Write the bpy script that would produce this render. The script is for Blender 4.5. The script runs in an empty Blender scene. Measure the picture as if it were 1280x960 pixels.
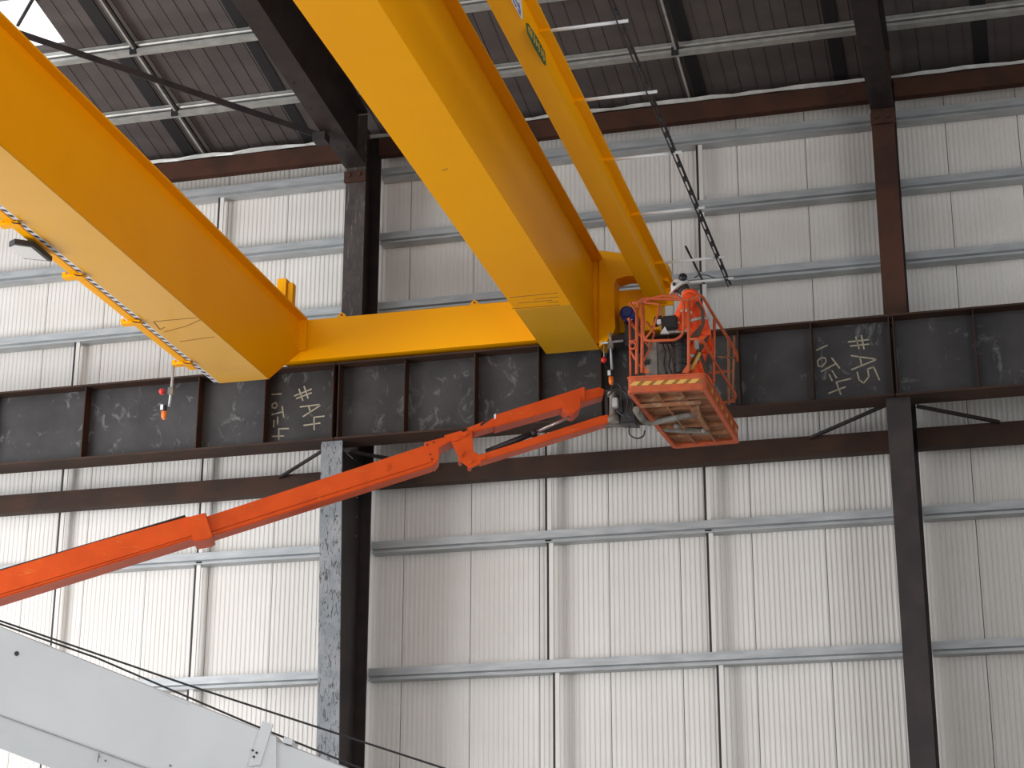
import bpy, bmesh, math, random
from mathutils import Vector, Matrix
random.seed(4)
S = bpy.context.scene
COL = S.collection

# ------------------------------------------------------------ camera
F_PX = 2455.611
yaw, pitch, roll = -0.255815324, 0.332094150, 0.00239058296
cy, sy, cp, sp = math.cos(yaw), math.sin(yaw), math.cos(pitch), math.sin(pitch)
W = Vector((sy*cp, cy*cp, sp)); R0 = Vector((cy, -sy, 0)); U0 = R0.cross(W)
R_ = R0*math.cos(roll) + U0*math.sin(roll); U_ = U0*math.cos(roll) - R0*math.sin(roll)
EYE = Vector((0, 0, 1.6))
cam = bpy.data.cameras.new('camera'); camo = bpy.data.objects.new('camera', cam); COL.objects.link(camo)
cam.sensor_width = 36; cam.lens = F_PX/1280*36; cam.clip_end = 500
m3 = Matrix((R_, U_, -W)).transposed()
camo.matrix_world = Matrix.Translation(EYE) @ m3.to_4x4()
S.camera = camo

# ------------------------------------------------------------ light
S.view_settings.view_transform = 'Standard'; S.view_settings.look = 'None'
S.view_settings.exposure = 0.0; S.view_settings.gamma = 1
S.view_settings.use_curve_mapping = False
wd = bpy.data.worlds.new('overcast_sky'); S.world = wd; wd.use_nodes = True
bg = wd.node_tree.nodes['Background']; bg.inputs[0].default_value = (0.93, 0.96, 1.0, 1); bg.inputs[1].default_value = 1.5

def area(name, loc, target, sx, sy_, power, color=(1, 1, 1)):
    l = bpy.data.lights.new(name, 'AREA'); l.shape = 'RECTANGLE'; l.size = sx; l.size_y = sy_
    l.energy = power; l.color = color
    o = bpy.data.objects.new(name, l); COL.objects.link(o); o.location = loc
    o.rotation_euler = (Vector(target)-Vector(loc)).to_track_quat('-Z', 'Y').to_euler()
    return o
area('door_daylight', (-24, 16, 4.5), (-13, 30, 4.5), 9, 8, 3300, (0.97, 0.98, 1.0))

area('added_side_fill', (9.5, 7, 4.8), (-9, 10, 8), 9, 9, 1250, (0.98, 0.98, 1.0))  # added lamp in an invented side doorway, brightens the girder sides

# ------------------------------------------------------------ pixel to world (photo frame 1280x960), depth always given by a real plane
def ray(x, y): return R_*((x-640)/F_PX) - U_*((y-480)/F_PX) + W
def at(x, y, Y): d = ray(x, y); return EYE + d*(Y/d.y)
def atx(x, y, X): d = ray(x, y); return EYE + d*(X/d.x)
def atz(x, y, Z): d = ray(x, y); return EYE + d*((Z-EYE.z)/d.z)
def atp(x, y, p, n): d = ray(x, y); return EYE + d*((Vector(p)-EYE).dot(n)/d.dot(n))
DZ = 1.6   # measured heights below are above the eye, add DZ for the floor

# ------------------------------------------------------------ materials
def mat(name, col, rough=0.5, metal=0.0, col2=None, scale=4.0, mix=(0.4, 0.65), bump=0.0, bscale=30.0, coat=0.0, stretch=(1, 1, 1), marks=None, spec=0.5, detail=6):
    m = bpy.data.materials.new(name); m.use_nodes = True; nt = m.node_tree; N = nt.nodes; L = nt.links
    b = N['Principled BSDF']; b.inputs['Base Color'].default_value = (*col, 1)
    b.inputs['Roughness'].default_value = rough; b.inputs['Metallic'].default_value = metal
    b.inputs['Coat Weight'].default_value = coat; b.inputs['Coat Roughness'].default_value = 0.15
    b.inputs['Specular IOR Level'].default_value = spec
    tc = N.new('ShaderNodeTexCoord'); mp = N.new('ShaderNodeMapping'); mp.inputs['Scale'].default_value = stretch
    L.new(tc.outputs['Object'], mp.inputs['Vector'])
    out = None
    if col2:
        n = N.new('ShaderNodeTexNoise'); n.inputs['Scale'].default_value = scale; n.inputs['Detail'].default_value = detail
        L.new(mp.outputs[0], n.inputs['Vector'])
        r = N.new('ShaderNodeValToRGB'); r.color_ramp.elements[0].position = mix[0]; r.color_ramp.elements[1].position = mix[1]
        r.color_ramp.elements[0].color = (*col, 1); r.color_ramp.elements[1].color = (*col2, 1)
        L.new(n.outputs['Fac'], r.inputs[0]); out = r.outputs[0]
    if marks:
        mc, ms, lo, hi, mst = marks
        mp2 = N.new('ShaderNodeMapping'); mp2.inputs['Scale'].default_value = mst; L.new(tc.outputs['Object'], mp2.inputs['Vector'])
        n = N.new('ShaderNodeTexNoise'); n.inputs['Scale'].default_value = ms; n.inputs['Detail'].default_value = 8; n.inputs['Roughness'].default_value = 0.7
        n.inputs['Distortion'].default_value = 1.2
        L.new(mp2.outputs[0], n.inputs['Vector'])
        r = N.new('ShaderNodeMapRange'); r.inputs[1].default_value = lo; r.inputs[2].default_value = hi; L.new(n.outputs['Fac'], r.inputs[0])
        mx = N.new('ShaderNodeMix'); mx.data_type = 'RGBA'
        L.new(r.outputs[0], mx.inputs[0])
        if out: L.new(out, mx.inputs[6])
        else: mx.inputs[6].default_value = (*col, 1)
        mx.inputs[7].default_value = (*mc, 1); out = mx.outputs[2]
    if out: L.new(out, b.inputs['Base Color'])
    if bump:
        n2 = N.new('ShaderNodeTexNoise'); n2.inputs['Scale'].default_value = bscale; n2.inputs['Detail'].default_value = 4
        L.new(mp.outputs[0], n2.inputs['Vector'])
        bp = N.new('ShaderNodeBump'); bp.inputs['Strength'].default_value = bump; bp.inputs['Distance'].default_value = 0.02
        L.new(n2.outputs['Fac'], bp.inputs['Height']); L.new(bp.outputs[0], b.inputs['Normal'])
    return m

M = {}
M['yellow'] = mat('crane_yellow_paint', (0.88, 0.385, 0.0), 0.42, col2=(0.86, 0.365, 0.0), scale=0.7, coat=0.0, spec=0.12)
M['yellow_under'] = mat('crane_yellow_under_sheen', (0.66, 0.33, 0.003), 0.42, col2=(0.62, 0.31, 0.003), scale=0.8, coat=0.2)  # copy of the yellow for undersides, tone and coat set for floor sheen
M['orange'] = mat('lift_orange_paint', (0.60, 0.072, 0.006), 0.45, col2=(0.52, 0.06, 0.005), scale=3, marks=((0.55, 0.22, 0.05), 3.0, 0.62, 0.72, (1, 1, 5)), spec=0.2)
M['orange_rail'] = mat('basket_faded_orange', (0.50, 0.10, 0.035), 0.6, col2=(0.40, 0.085, 0.035), scale=9, spec=0.25, marks=((0.25, 0.13, 0.07), 7, 0.58, 0.7, (1, 1, 1)))
M['rust_floor'] = mat('basket_dirty_underside', (0.30, 0.12, 0.05), 0.8, col2=(0.20, 0.09, 0.045), scale=5, marks=((0.38, 0.28, 0.16), 6, 0.55, 0.7, (1, 1, 1)))
M['steel_black'] = mat('mill_scale_steel', (0.030, 0.028, 0.029), 0.5, 0.0, col2=(0.048, 0.045, 0.046), scale=1.5, marks=((0.20, 0.20, 0.20), 3.2, 0.57, 0.74, (1, 1, 0.7)), spec=0.3)
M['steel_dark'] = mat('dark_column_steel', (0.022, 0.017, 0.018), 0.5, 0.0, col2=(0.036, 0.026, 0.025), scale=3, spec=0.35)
M['steel_brown'] = mat('brown_primed_steel', (0.050, 0.024, 0.015), 0.65, col2=(0.032, 0.018, 0.013), scale=1.8, marks=((0.09, 0.06, 0.05), 5, 0.62, 0.8, (1, 1, 1)), spec=0.25)
M['steel_rust'] = mat('rusty_eave_steel', (0.072, 0.029, 0.017), 0.65, col2=(0.045, 0.021, 0.014), scale=2, spec=0.25)
M['steel_mottle'] = mat('blue_grey_mottled_steel', (0.17, 0.19, 0.205), 0.5, col2=(0.24, 0.25, 0.26), scale=3, marks=((0.04, 0.036, 0.036), 11, 0.53, 0.60, (1.6, 1, 0.5)))
M['steel_worn'] = mat('worn_column_steel', (0.055, 0.042, 0.037), 0.5, col2=(0.035, 0.028, 0.026), scale=5, marks=((0.16, 0.15, 0.15), 5, 0.58, 0.68, (3, 1, 0.35)))
M['galv'] = mat('galvanised_steel', (0.34, 0.36, 0.37), 0.45, 0.3, col2=(0.46, 0.475, 0.48), scale=5, mix=(0.35, 0.7), stretch=(0.5, 1, 3))
M['galv_roof'] = mat('galvanised_purlin_steel', (0.38, 0.38, 0.36), 0.45, 0.4, col2=(0.48, 0.48, 0.45), scale=5)
M['wall'] = mat('white_liner_sheet', (0.67, 0.645, 0.605), 0.5, 0.0, col2=(0.72, 0.70, 0.67), scale=0.8, bump=0.12, bscale=14, spec=0.35)
M['wallback'] = mat('wall_cavity', (0.10, 0.09, 0.08), 0.9)
M['roof'] = mat('dark_roof_lining', (0.075, 0.062, 0.060), 0.75, col2=(0.095, 0.080, 0.076), scale=1.2, bump=0.5, bscale=3, stretch=(1, 2, 1))
M['tape'] = mat('black_seam_band', (0.012, 0.011, 0.012), 0.7)
M['black'] = mat('black_rubber', (0.015, 0.015, 0.017), 0.5)
M['floor'] = mat('pale_concrete', (0.34, 0.33, 0.315), 0.85, col2=(0.28, 0.27, 0.26), scale=0.6)
M['chalk'] = mat('chalk', (0.42, 0.38, 0.28), 0.9, col2=(0.28, 0.25, 0.19), scale=25, mix=(0.3, 0.7))
M['whitepaint'] = mat('white_boom_paint', (0.60, 0.615, 0.62), 0.4, col2=(0.56, 0.575, 0.58), scale=1.2, marks=((0.45, 0.44, 0.42), 2.5, 0.66, 0.8, (1, 1, 1)), coat=0.1)
M['white'] = mat('white_tube', (0.75, 0.76, 0.76), 0.35)
M['red'] = mat('red_plastic', (0.55, 0.02, 0.015), 0.35)
M['amber'] = mat('amber_lens', (0.85, 0.2, 0.03), 0.25)
M['blue'] = mat('blue_motor_paint', (0.012, 0.028, 0.16), 0.35)
M['hivis'] = mat('hi_vis_orange_cloth', (0.95, 0.10, 0.012), 0.75, col2=(0.75, 0.06, 0.01), scale=8, bump=0.6, bscale=14)
M['reflect'] = mat('silver_reflective_tape', (0.55, 0.50, 0.45), 0.4)
M['skin'] = mat('skin', (0.45, 0.25, 0.17), 0.55)
M['hair'] = mat('dark_hair', (0.02, 0.015, 0.012), 0.7)
M['helmet'] = mat('white_helmet_shell', (0.62, 0.63, 0.62), 0.35)
M['strap'] = mat('harness_webbing', (0.07, 0.045, 0.03), 0.8)
M['yellowtape'] = mat('yellow_tape', (0.62, 0.36, 0.08), 0.5)
M['greydirty'] = mat('dirty_grey_metal', (0.22, 0.20, 0.17), 0.6, col2=(0.12, 0.11, 0.095), scale=8)
M['chrome'] = mat('silver_rod', (0.6, 0.6, 0.6), 0.25, 0.8)
M['lens'] = mat('pale_lamp_lens', (0.6, 0.6, 0.58), 0.2)
M['scuff'] = mat('brown_scuff', (0.26, 0.12, 0.02), 0.8)
M['green'] = mat('green_print', (0.03, 0.10, 0.03), 0.5)
M['label'] = mat('white_sticker', (0.65, 0.66, 0.68), 0.4)
M['bluetext'] = mat('blue_print', (0.05, 0.08, 0.30), 0.4)

# ------------------------------------------------------------ mesh helpers
def V(*a): return Vector(a)
class MB:
    def __init__(s): s.bm = bmesh.new()
    def box(s, a, b):
        (x0, y0, z0), (x1, y1, z1) = a, b
        v = [s.bm.verts.new((x, y, z)) for z in (z0, z1) for x, y in ((x0, y0), (x1, y0), (x1, y1), (x0, y1))]
        for f in ((0, 3, 2, 1), (4, 5, 6, 7), (0, 1, 5, 4), (1, 2, 6, 5), (2, 3, 7, 6), (3, 0, 4, 7)): s.bm.faces.new([v[i] for i in f])
        return s
    def prism(s, pts, vec):
        vec = Vector(vec); n = len(pts)
        a = [s.bm.verts.new(p) for p in pts]; b = [s.bm.verts.new(Vector(p)+vec) for p in pts]
        s.bm.faces.new(a); s.bm.faces.new(b[::-1])
        for i in range(n): s.bm.faces.new((a[i], b[i], b[(i+1) % n], a[(i+1) % n]))
        return s
    def loft(s, A, B):
        a = [s.bm.verts.new(p) for p in A]; b = [s.bm.verts.new(p) for p in B]; n = len(a)
        s.bm.faces.new(a); s.bm.faces.new(b[::-1])
        for i in range(n): s.bm.faces.new((a[i], b[i], b[(i+1) % n], a[(i+1) % n]))
        return s
    def bar(s, a, b, w, h, up=(0, 0, 1)):
        a = Vector(a); b = Vector(b); d = (b-a).normalized(); r = d.cross(Vector(up))
        if r.length < 1e-4: r = d.cross(V(0, 1, 0))
        r.normalize(); u = r.cross(d)
        q = [r*(i*w/2)+u*(j*h/2) for i, j in ((-1, -1), (1, -1), (1, 1), (-1, 1))]
        return s.loft([a+k for k in q], [b+k for k in q])
    def tube(s, pts, r, n=8, closed=False):
        pts = [Vector(p) for p in pts]; rings = []
        N = len(pts); up = None
        for i, p in enumerate(pts):
            if closed: d = (pts[(i+1) % N]-pts[i-1])
            elif i == 0: d = pts[1]-pts[0]
            elif i == N-1: d = pts[-1]-pts[-2]
            else: d = (pts[i+1]-p).normalized()+(p-pts[i-1]).normalized()
            d.normalize()
            if up is None:
                up = V(0, 0, 1) if abs(d.z) < .9 else V(1, 0, 0)
            x = d.cross(up).normalized(); y = x.cross(d).normalized(); up = y
            rr = r[i] if isinstance(r, (list, tuple)) else r
            rings.append([s.bm.verts.new(p+x*rr*math.cos(t*2*math.pi/n)+y*rr*math.sin(t*2*math.pi/n)) for t in range(n)])
        for i in range(N if closed else N-1):
            A, B = rings[i], rings[(i+1) % N]
            for t in range(n):
                f = s.bm.faces.new((A[t], A[(t+1) % n], B[(t+1) % n], B[t])); f.smooth = True
        if not closed: s.bm.faces.new(rings[0][::-1]); s.bm.faces.new(rings[-1])
        return s
    def ball(s, c, rx, ry=None, rz=None, seg=12):
        ry = ry or rx; rz = rz or rx
        r = bmesh.ops.create_uvsphere(s.bm, u_segments=seg, v_segments=max(6, seg*2//3), radius=1)
        for v in r['verts']: v.co = Vector(c)+V(v.co.x*rx, v.co.y*ry, v.co.z*rz)
        for v in r['verts']:
            for f in v.link_faces: f.smooth = True
        return s
    def build(s, name, m, parent=None, bevel=0.0):
        bmesh.ops.recalc_face_normals(s.bm, faces=s.bm.faces[:])
        if bevel: bmesh.ops.bevel(s.bm, geom=[e for e in s.bm.edges], offset=bevel, segments=2, affect='EDGES', clamp_overlap=True)
        me = bpy.data.meshes.new(name); s.bm.to_mesh(me); s.bm.free()
        me.materials.append(M[m] if isinstance(m, str) else m)
        o = bpy.data.objects.new(name, me); COL.objects.link(o)
        if parent: o.parent = parent; o.matrix_parent_inverse = Matrix.Translation(-world_loc(parent))
        return o
def world_loc(o):
    return Vector(o.location) if not o.parent else Vector(o.location)+(world_loc(o.parent) if False else V(0, 0, 0))
def thing(name, label, cat, loc=(0, 0, 0), group=None):
    o = bpy.data.objects.new(name, None); COL.objects.link(o); o.location = loc; o['label'] = label; o['category'] = cat
    o.empty_display_size = 0.2
    if group: o['group'] = group
    return o
def tag(o, label, cat, group=None):
    o['label'] = label; o['category'] = cat
    if group: o['group'] = group
    return o
def struct(o): o['kind'] = 'structure'; return o
def dupe(o, off, parent=None):
    c = o.copy(); COL.objects.link(c); c.location = Vector(o.location)+Vector(off)
    if parent is not None: c.parent = parent; c.matrix_parent_inverse = Matrix.Translation(-Vector(parent.location))
    return c
def box(name, a, b, m, parent=None, bevel=0.0): return MB().box(a, b).build(name, m, parent, bevel)

# proto bolt mesh
def bolt(parent, p, n=(0, -1, 0), r=0.02, h=0.02, m='steel_brown', _c={}):
    key = (round(r, 4), round(h, 4), m)
    if key not in _c:
        mb = MB(); mb.tube([(0, 0, 0), (0, 0, h)], r, 6); o = mb.build('bolt', m); me = o.data; bpy.data.objects.remove(o); _c[key] = me
    o = bpy.data.objects.new('bolt', _c[key]); COL.objects.link(o)
    o.parent = parent; o.matrix_parent_inverse = Matrix.Translation(-Vector(parent.location))
    o.location = p; o.rotation_euler = Vector(n).to_track_quat('Z', 'Y').to_euler()
    return o

# ============================================================ SETTING
struct(box('floor', (-45, -15, -0.2), (30, 34, 0), 'floor'))
WY = 30.32   # face of the liner sheets
wall = struct(box('wall_back', (-26, WY+0.05, 0), (8, WY+0.25, 17.6), 'wallback'))
x_ref = at(762, 700, WY).x; PW = 1.16
mb = MB(); prof = []
nr = 14; p = (PW-0.012)/nr
for i in range(nr):
    x = i*p
    for fx, fy in ((0, 0), (0.30, 0), (0.42, -0.007), (0.78, -0.007), (0.90, 0)): prof.append((x+fx*p, fy))
prof.append((nr*p, 0))
vb = [mb.bm.verts.new((x, y, 0)) for x, y in prof]; vt = [mb.bm.verts.new((x, y, 17.25)) for x, y in prof]
for i in range(len(prof)-1): mb.bm.faces.new((vb[i], vb[i+1], vt[i+1], vt[i]))
# side returns of the sheet
for i in (0, len(prof)-1):
    a = mb.bm.verts.new((prof[i][0], 0.05, 0)); b = mb.bm.verts.new((prof[i][0], 0.05, 17.25)); mb.bm.faces.new((vb[i], vt[i], b, a))
panel = mb.build('wall_panel', 'wall', wall)
k0 = math.floor((-26-x_ref)/PW)+1; first = True
for k in range(k0, k0+29):
    X = x_ref+k*PW
    if X+PW > 8: break
    o = panel if first else dupe(panel, (0, 0, 0), wall)
    first = False
    o.location = (X, WY+random.uniform(-.002, .002), 0)

GB = 30.06   # front of the girts
XL, XR = -10.63, -1.645          # column left edges
CW = 0.36
bays = [(-26, XL-0.0), (XL+CW, XR), (XR+CW, 8)]
def girt_mb(x0, x1, z):
    pr = [(0.24, 0), (0.0, 0), (0.0, 0.018), (0.05, 0.03), (0.05, 0.055), (0.0, 0.075), (0.0, 0.20), (0.24, 0.20)]
    return MB().prism([(x0, GB+a, z+b) for a, b in pr], (x1-x0, 0, 0))
for z in (1.75, 3.78, 5.83, 7.95, 10.2, 11.1, 12.21, 13.51, 14.76):
    for x0, x1 in bays: girt_mb(x0+0.01, x1-0.01, z+DZ if False else z+1.6).build('girt', 'galv', wall)
# sag channels tying the girts: shaded leg coloured dark, lit flange kept pale
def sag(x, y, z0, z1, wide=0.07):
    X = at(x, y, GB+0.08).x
    MB().box((X-0.018, GB+0.05, z0+DZ), (X+0.018, GB+0.10, z1+DZ)).build('sag_rod', 'steel_dark', wall)  # shaded leg of the channel, coloured dark
    MB().box((X+0.02, GB+0.05, z0+DZ), (X+0.02+wide, GB+0.08, z1+DZ)).build('sag_lit_flange', 'wall', wall)
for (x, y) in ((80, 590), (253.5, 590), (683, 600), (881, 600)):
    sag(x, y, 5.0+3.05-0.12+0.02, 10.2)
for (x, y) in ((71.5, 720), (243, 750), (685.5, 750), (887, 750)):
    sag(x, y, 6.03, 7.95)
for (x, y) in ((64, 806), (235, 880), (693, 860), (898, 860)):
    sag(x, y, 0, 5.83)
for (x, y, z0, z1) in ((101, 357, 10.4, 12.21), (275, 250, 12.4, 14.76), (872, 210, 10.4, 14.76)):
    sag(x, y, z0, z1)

# ---- roof: liner sheets between the eave and the ridge side, right part only (left end still open to the sky)
RS = 0.17
def roof_z(Y, off=0.0): return DZ + 15.75 + RS*(28.68-Y) + off      # underside of the purlins + off
PH = 0.20
ROOFN = V(0, RS, 1).normalized()
def at_roof(x, y, off=0.0): return atp(x, y, (0, 28.68, DZ+15.75+off), ROOFN)
edge_x = at_roof(84, 58, PH).x
YR0 = 22.0; XO = -7.2      # left of XO the roof stops here, cut away unseen to admit sky light
def slab(x0, x1, y0, y1, o0, o1):
    return [(x0, y0, roof_z(y0, o0)), (x1, y0, roof_z(y0, o0)), (x1, y1, roof_z(y1, o0)), (x0, y1, roof_z(y1, o0))], (0, 0, o1-o0)
q, vec = slab(edge_x, 10, YR0, 30.6, PH+0.08, PH+0.2)
cb_ = MB(); cb_.prism(q, vec)
q, vec = slab(XO, 10, -6, YR0, PH+0.08, PH+0.2); cb_.prism(q, vec)  # unseen roof on the right, extended to block light there
YP2 = 28.62-1.75+0.05
q, vec = slab(-26, edge_x, YP2, 30.6, PH+0.08, PH+0.2); cb_.prism(q, vec)
ceiling = struct(cb_.build('ceiling', 'roof'))
RPW = 1.0
mb = MB()
q, vec = slab(0, RPW-0.012, YR0, 30.3, PH+0.02, PH+0.07); mb.prism(q, vec)
for i in range(1, 4):
    q, vec = slab(i*RPW/4-0.008, i*RPW/4+0.008, YR0, 30.3, PH+0.008, PH+0.02); mb.prism(q, vec)
rp = mb.build('roof_panel', 'roof', ceiling); first = True
x = edge_x
while x < 9.5:
    o = rp if first else dupe(rp, (0, 0, 0), ceiling)
    first = False
    o.location = (x, 0, 0); x += RPW
mb = MB()
q, vec = slab(0, RPW-0.012, YP2, 30.3, PH+0.02, PH+0.07); mb.prism(q, vec)
for i in range(1, 4):
    q, vec = slab(i*RPW/4-0.008, i*RPW/4+0.008, YP2, 30.3, PH+0.008, PH+0.02); mb.prism(q, vec)
rq = mb.build('roof_panel', 'roof', ceiling); rq.location = (edge_x-RPW, 0, 0)
for k in range(2, 11): dupe(rq, (0, 0, 0), ceiling).location = (edge_x-k*RPW, 0, 0)
MB().bar(at_roof(46, -10, 0.1), at_roof(22, 32, 0.1), 0.05, 0.04).build('edge_rod', 'steel_dark', ceiling)
# purlins
def purlin(Y, x0, x1, name='purlin'):
    z = roof_z(Y)
    pr = [(0.0, 0), (0.0, 0.055), (0.12, 0.06), (0.12, 0.09), (0.0, 0.094), (-0.02, 0.115), (0.02, 0.125), (0.02, PH), (0.16, PH), (0.16, 0)]
    return MB().prism([(x0, Y+a, z+b) for a, b in pr], (x1-x0, 0, 0)).build(name, 'galv_roof', ceiling)
for i in range(0, 8):
    Y = 28.62-1.75*i
    purlin(Y, -26, XL+0.12); purlin(Y, XL+CW-0.12, XR+0.1); purlin(Y, XR+CW-0.1, 8)
# roof seam bands
for (x, y, w_) in ((172, 97, 0.24), (330, 80, 0.2), (858, 55, 0.22), (1040, 36, 0.22), (1225, 45, 0.24)):
    X = at_roof(x, y, PH).x
    q, vec = slab(X-w_/2, X+w_/2, YR0, 30.2, PH-0.004, PH+0.006)
    MB().prism(q, vec).build('seam_band', 'tape', ceiling)
# roof sag rods
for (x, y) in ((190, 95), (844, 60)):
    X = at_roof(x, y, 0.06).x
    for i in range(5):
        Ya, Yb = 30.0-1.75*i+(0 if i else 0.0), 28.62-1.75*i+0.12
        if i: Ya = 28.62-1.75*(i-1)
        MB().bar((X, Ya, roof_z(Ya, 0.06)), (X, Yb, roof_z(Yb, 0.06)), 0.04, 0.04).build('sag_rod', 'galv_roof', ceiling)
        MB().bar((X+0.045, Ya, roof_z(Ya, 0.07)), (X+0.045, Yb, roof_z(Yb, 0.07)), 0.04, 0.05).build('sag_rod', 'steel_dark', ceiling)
        MB().box((X-0.07, Yb-0.13, roof_z(Yb, -0.02)), (X+0.05, Yb-0.09, roof_z(Yb, 0.13))).build('cleat', 'black', ceiling)
# crumpled foil edge and thin eave strut
mb = MB(); pts = []
xs = [-26+0.35*i for i in range(96)]
lo = [V(x, 29.86, DZ+15.48+random.uniform(-.008, .008)) for x in xs]; hi = [V(x, 29.84, DZ+15.525+random.uniform(-.022, .022)) for x in xs]
for i in range(len(xs)-1):
    mb.bm.faces.new([mb.bm.verts.new(v) for v in (lo[i], lo[i+1], hi[i+1], hi[i])])
    mb.bm.faces.new([mb.bm.verts.new(v+V(0, .02, 0)) for v in (lo[i], hi[i], hi[i+1], lo[i+1])])
mb.build('eave_strip', 'galv_roof', ceiling)
# added side wall outside the frame blocks light; its gap holds the added lamp
struct(MB().box((9.6, -6, 0), (9.8, 2, 17)).box((9.6, 2, 9.5), (9.8, 12, 17)).box((9.6, 12, 0), (9.8, 30.6, 17)).build('wall_right_blocker', 'wall'))
struct(box('wall_front_blocker', (2.0, -6.2, 0), (9.8, -6, 22.5), 'wall'))  # added behind the camera to block front light on the right

# ============================================================ STEEL FRAME
def ibeam_x(name, x0, x1, yc, z0, z1, fw, ft, wt, m, parent=None):
    mb = MB().box((x0, yc-fw/2, z0), (x1, yc+fw/2, z0+ft)).box((x0, yc-fw/2, z1-ft), (x1, yc+fw/2, z1)).box((x0, yc-wt/2, z0+ft), (x1, yc+wt/2, z1-ft))
    return mb.build(name, m, parent)
def column(label, X, y0, y1, z0, z1, mf, ms, cat='column', w=CW, lean=(0, 0), name='steel_column'):
    t = thing(name, label, cat, (X+w/2, (y0+y1)/2, z0))
    ft = 0.03
    lx, ly = lean
    A = [(X+lx, y0+ly, z0), (X+w+lx, y0+ly, z0), (X+w+lx, y0+ly+ft, z0), (X+lx, y0+ly+ft, z0)]
    B = [(X, y0, z1), (X+w, y0, z1), (X+w, y0+ft, z1), (X, y0+ft, z1)]
    MB().loft(A, B).build('front_flange', mf, t)
    MB().box((X, y1-ft, z0), (X+w, y1, z1)).build('back_flange', ms, t)
    A = [(X+w*.5-.01+lx, y0+ft+ly, z0), (X+w*.5+.01+lx, y0+ft+ly, z0), (X+w*.5+.01, y1-ft, z0), (X+w*.5-.01, y1-ft, z0)]
    B = [(X+w*.5-.01, y0+ft, z1), (X+w*.5+.01, y0+ft, z1), (X+w*.5+.01, y1-ft, z1), (X+w*.5-.01, y1-ft, z1)]
    MB().loft(A, B).build('web', ms, t)
    return t
CB0, CB1 = 9.44+DZ, 10.745+DZ    # runway beam bottom/top
lc = column('blue grey mottled steel column carrying the runway beam behind the orange boom', XL-0.005, 28.5, 30.03, 0, CB0, 'steel_mottle', 'steel_dark', lean=(0.12, 0.32))
rc = column('dark brown steel column carrying the runway beam at the right, bolt holes near its top', XR, 28.5, 30.03, 0, CB0, 'steel_dark', 'steel_dark', lean=(0.03, 0.0))
uc = column('black and brown upper column rising between the runway beam and the roof at the left', XL+0.015, 29.2, 30.03, CB1-1.3, DZ+15.6, 'steel_worn', 'steel_dark')
ur = column('rust brown upper column rising from the runway beam to the roof at the right', XR+0.008, 29.2, 30.03, CB1-1.3, DZ+15.6, 'steel_rust', 'steel_dark')
for px, py, par in ((408, 645, lc), (421, 645, lc), (1119, 600, rc), (1136, 598, rc), (1120, 580, rc), (1138, 578, rc), (1118, 879-330, rc)):
    bolt(par, at(px, py, 28.5+0.0), r=0.016, h=0.006, m='black')
for t, X in ((lc, XL), (uc, XL)):
    for k in range(16):
        z = (CB0-0.6-k*0.33) if t is lc else (CB1+0.4+k*0.3)
        if t is uc and z > DZ+15: continue
        bolt(t, (X+CW*0.5+0.01, 29.75, z), n=(1, 0, 0), r=0.014, h=0.012, m='galv')
# cap plates with two rusty bolts where the rafters land on the columns
for t, X in ((uc, XL), (ur, XR)):
    zc = 14.42+DZ
    MB().box((X, 29.15, zc-0.10), (X+CW+0.03, 29.2, zc+0.10)).build('cap_plate', 'steel_rust', t)
    for dx in (0.09, 0.28): bolt(t, (X+dx, 29.15, zc+0.02), r=0.035, h=0.03, m='steel_rust')

# rafters
def rafter(label, X, s):
    t = thing('roof_rafter', label, 'rafter', (X+CW/2, 29.1, DZ+14.5))
    zb = lambda Y: DZ+14.60+s*(29.3-Y)
    ya, yb = 7.0, 29.98
    ymid = 29.2
    w = CW+0.02
    def sec(x0, x1, f0, f1):
        A = [(x0, ya, f0(ya)), (x1, ya, f0(ya)), (x1, ya, f1(ya)), (x0, ya, f1(ya))]
        B = [(x0, ymid, f0(ymid)), (x1, ymid, f0(ymid)), (x1, ymid, f1(ymid)), (x0, ymid, f1(ymid))]
        return MB().loft(A, B)
    top = lambda Y: roof_z(Y, -0.01)
    sec(X, X+w, zb, lambda Y: zb(Y)+0.03).build('bottom_flange', 'steel_dark', t)
    sec(X, X+w, lambda Y: top(Y)-0.03, top).build('top_flange', 'steel_dark', t)
    sec(X+w/2-.01, X+w/2+.01, lambda Y: zb(Y)+.03, lambda Y: top(Y)-.03).build('web', 'steel_dark', t)
    return t, zb
rl, zbl = rafter('dark steel rafter running up from the left column behind the middle yellow girder', XL, 0.075)
rr, zbr = rafter('dark steel rafter above the right column, running up out of the picture', XR, 0.035)
for t, X, zb in ((rr, XR, zbr), (rl, XL, zbl)):
    for dy in (0.5, 1.1, 1.8, 2.6):
        for dx in (0.10, 0.28): bolt(t, (X+dx, 29.0-dy, zb(29.0-dy)), n=(0, 0, -1), r=0.015, h=0.012, m='steel_dark')
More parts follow.
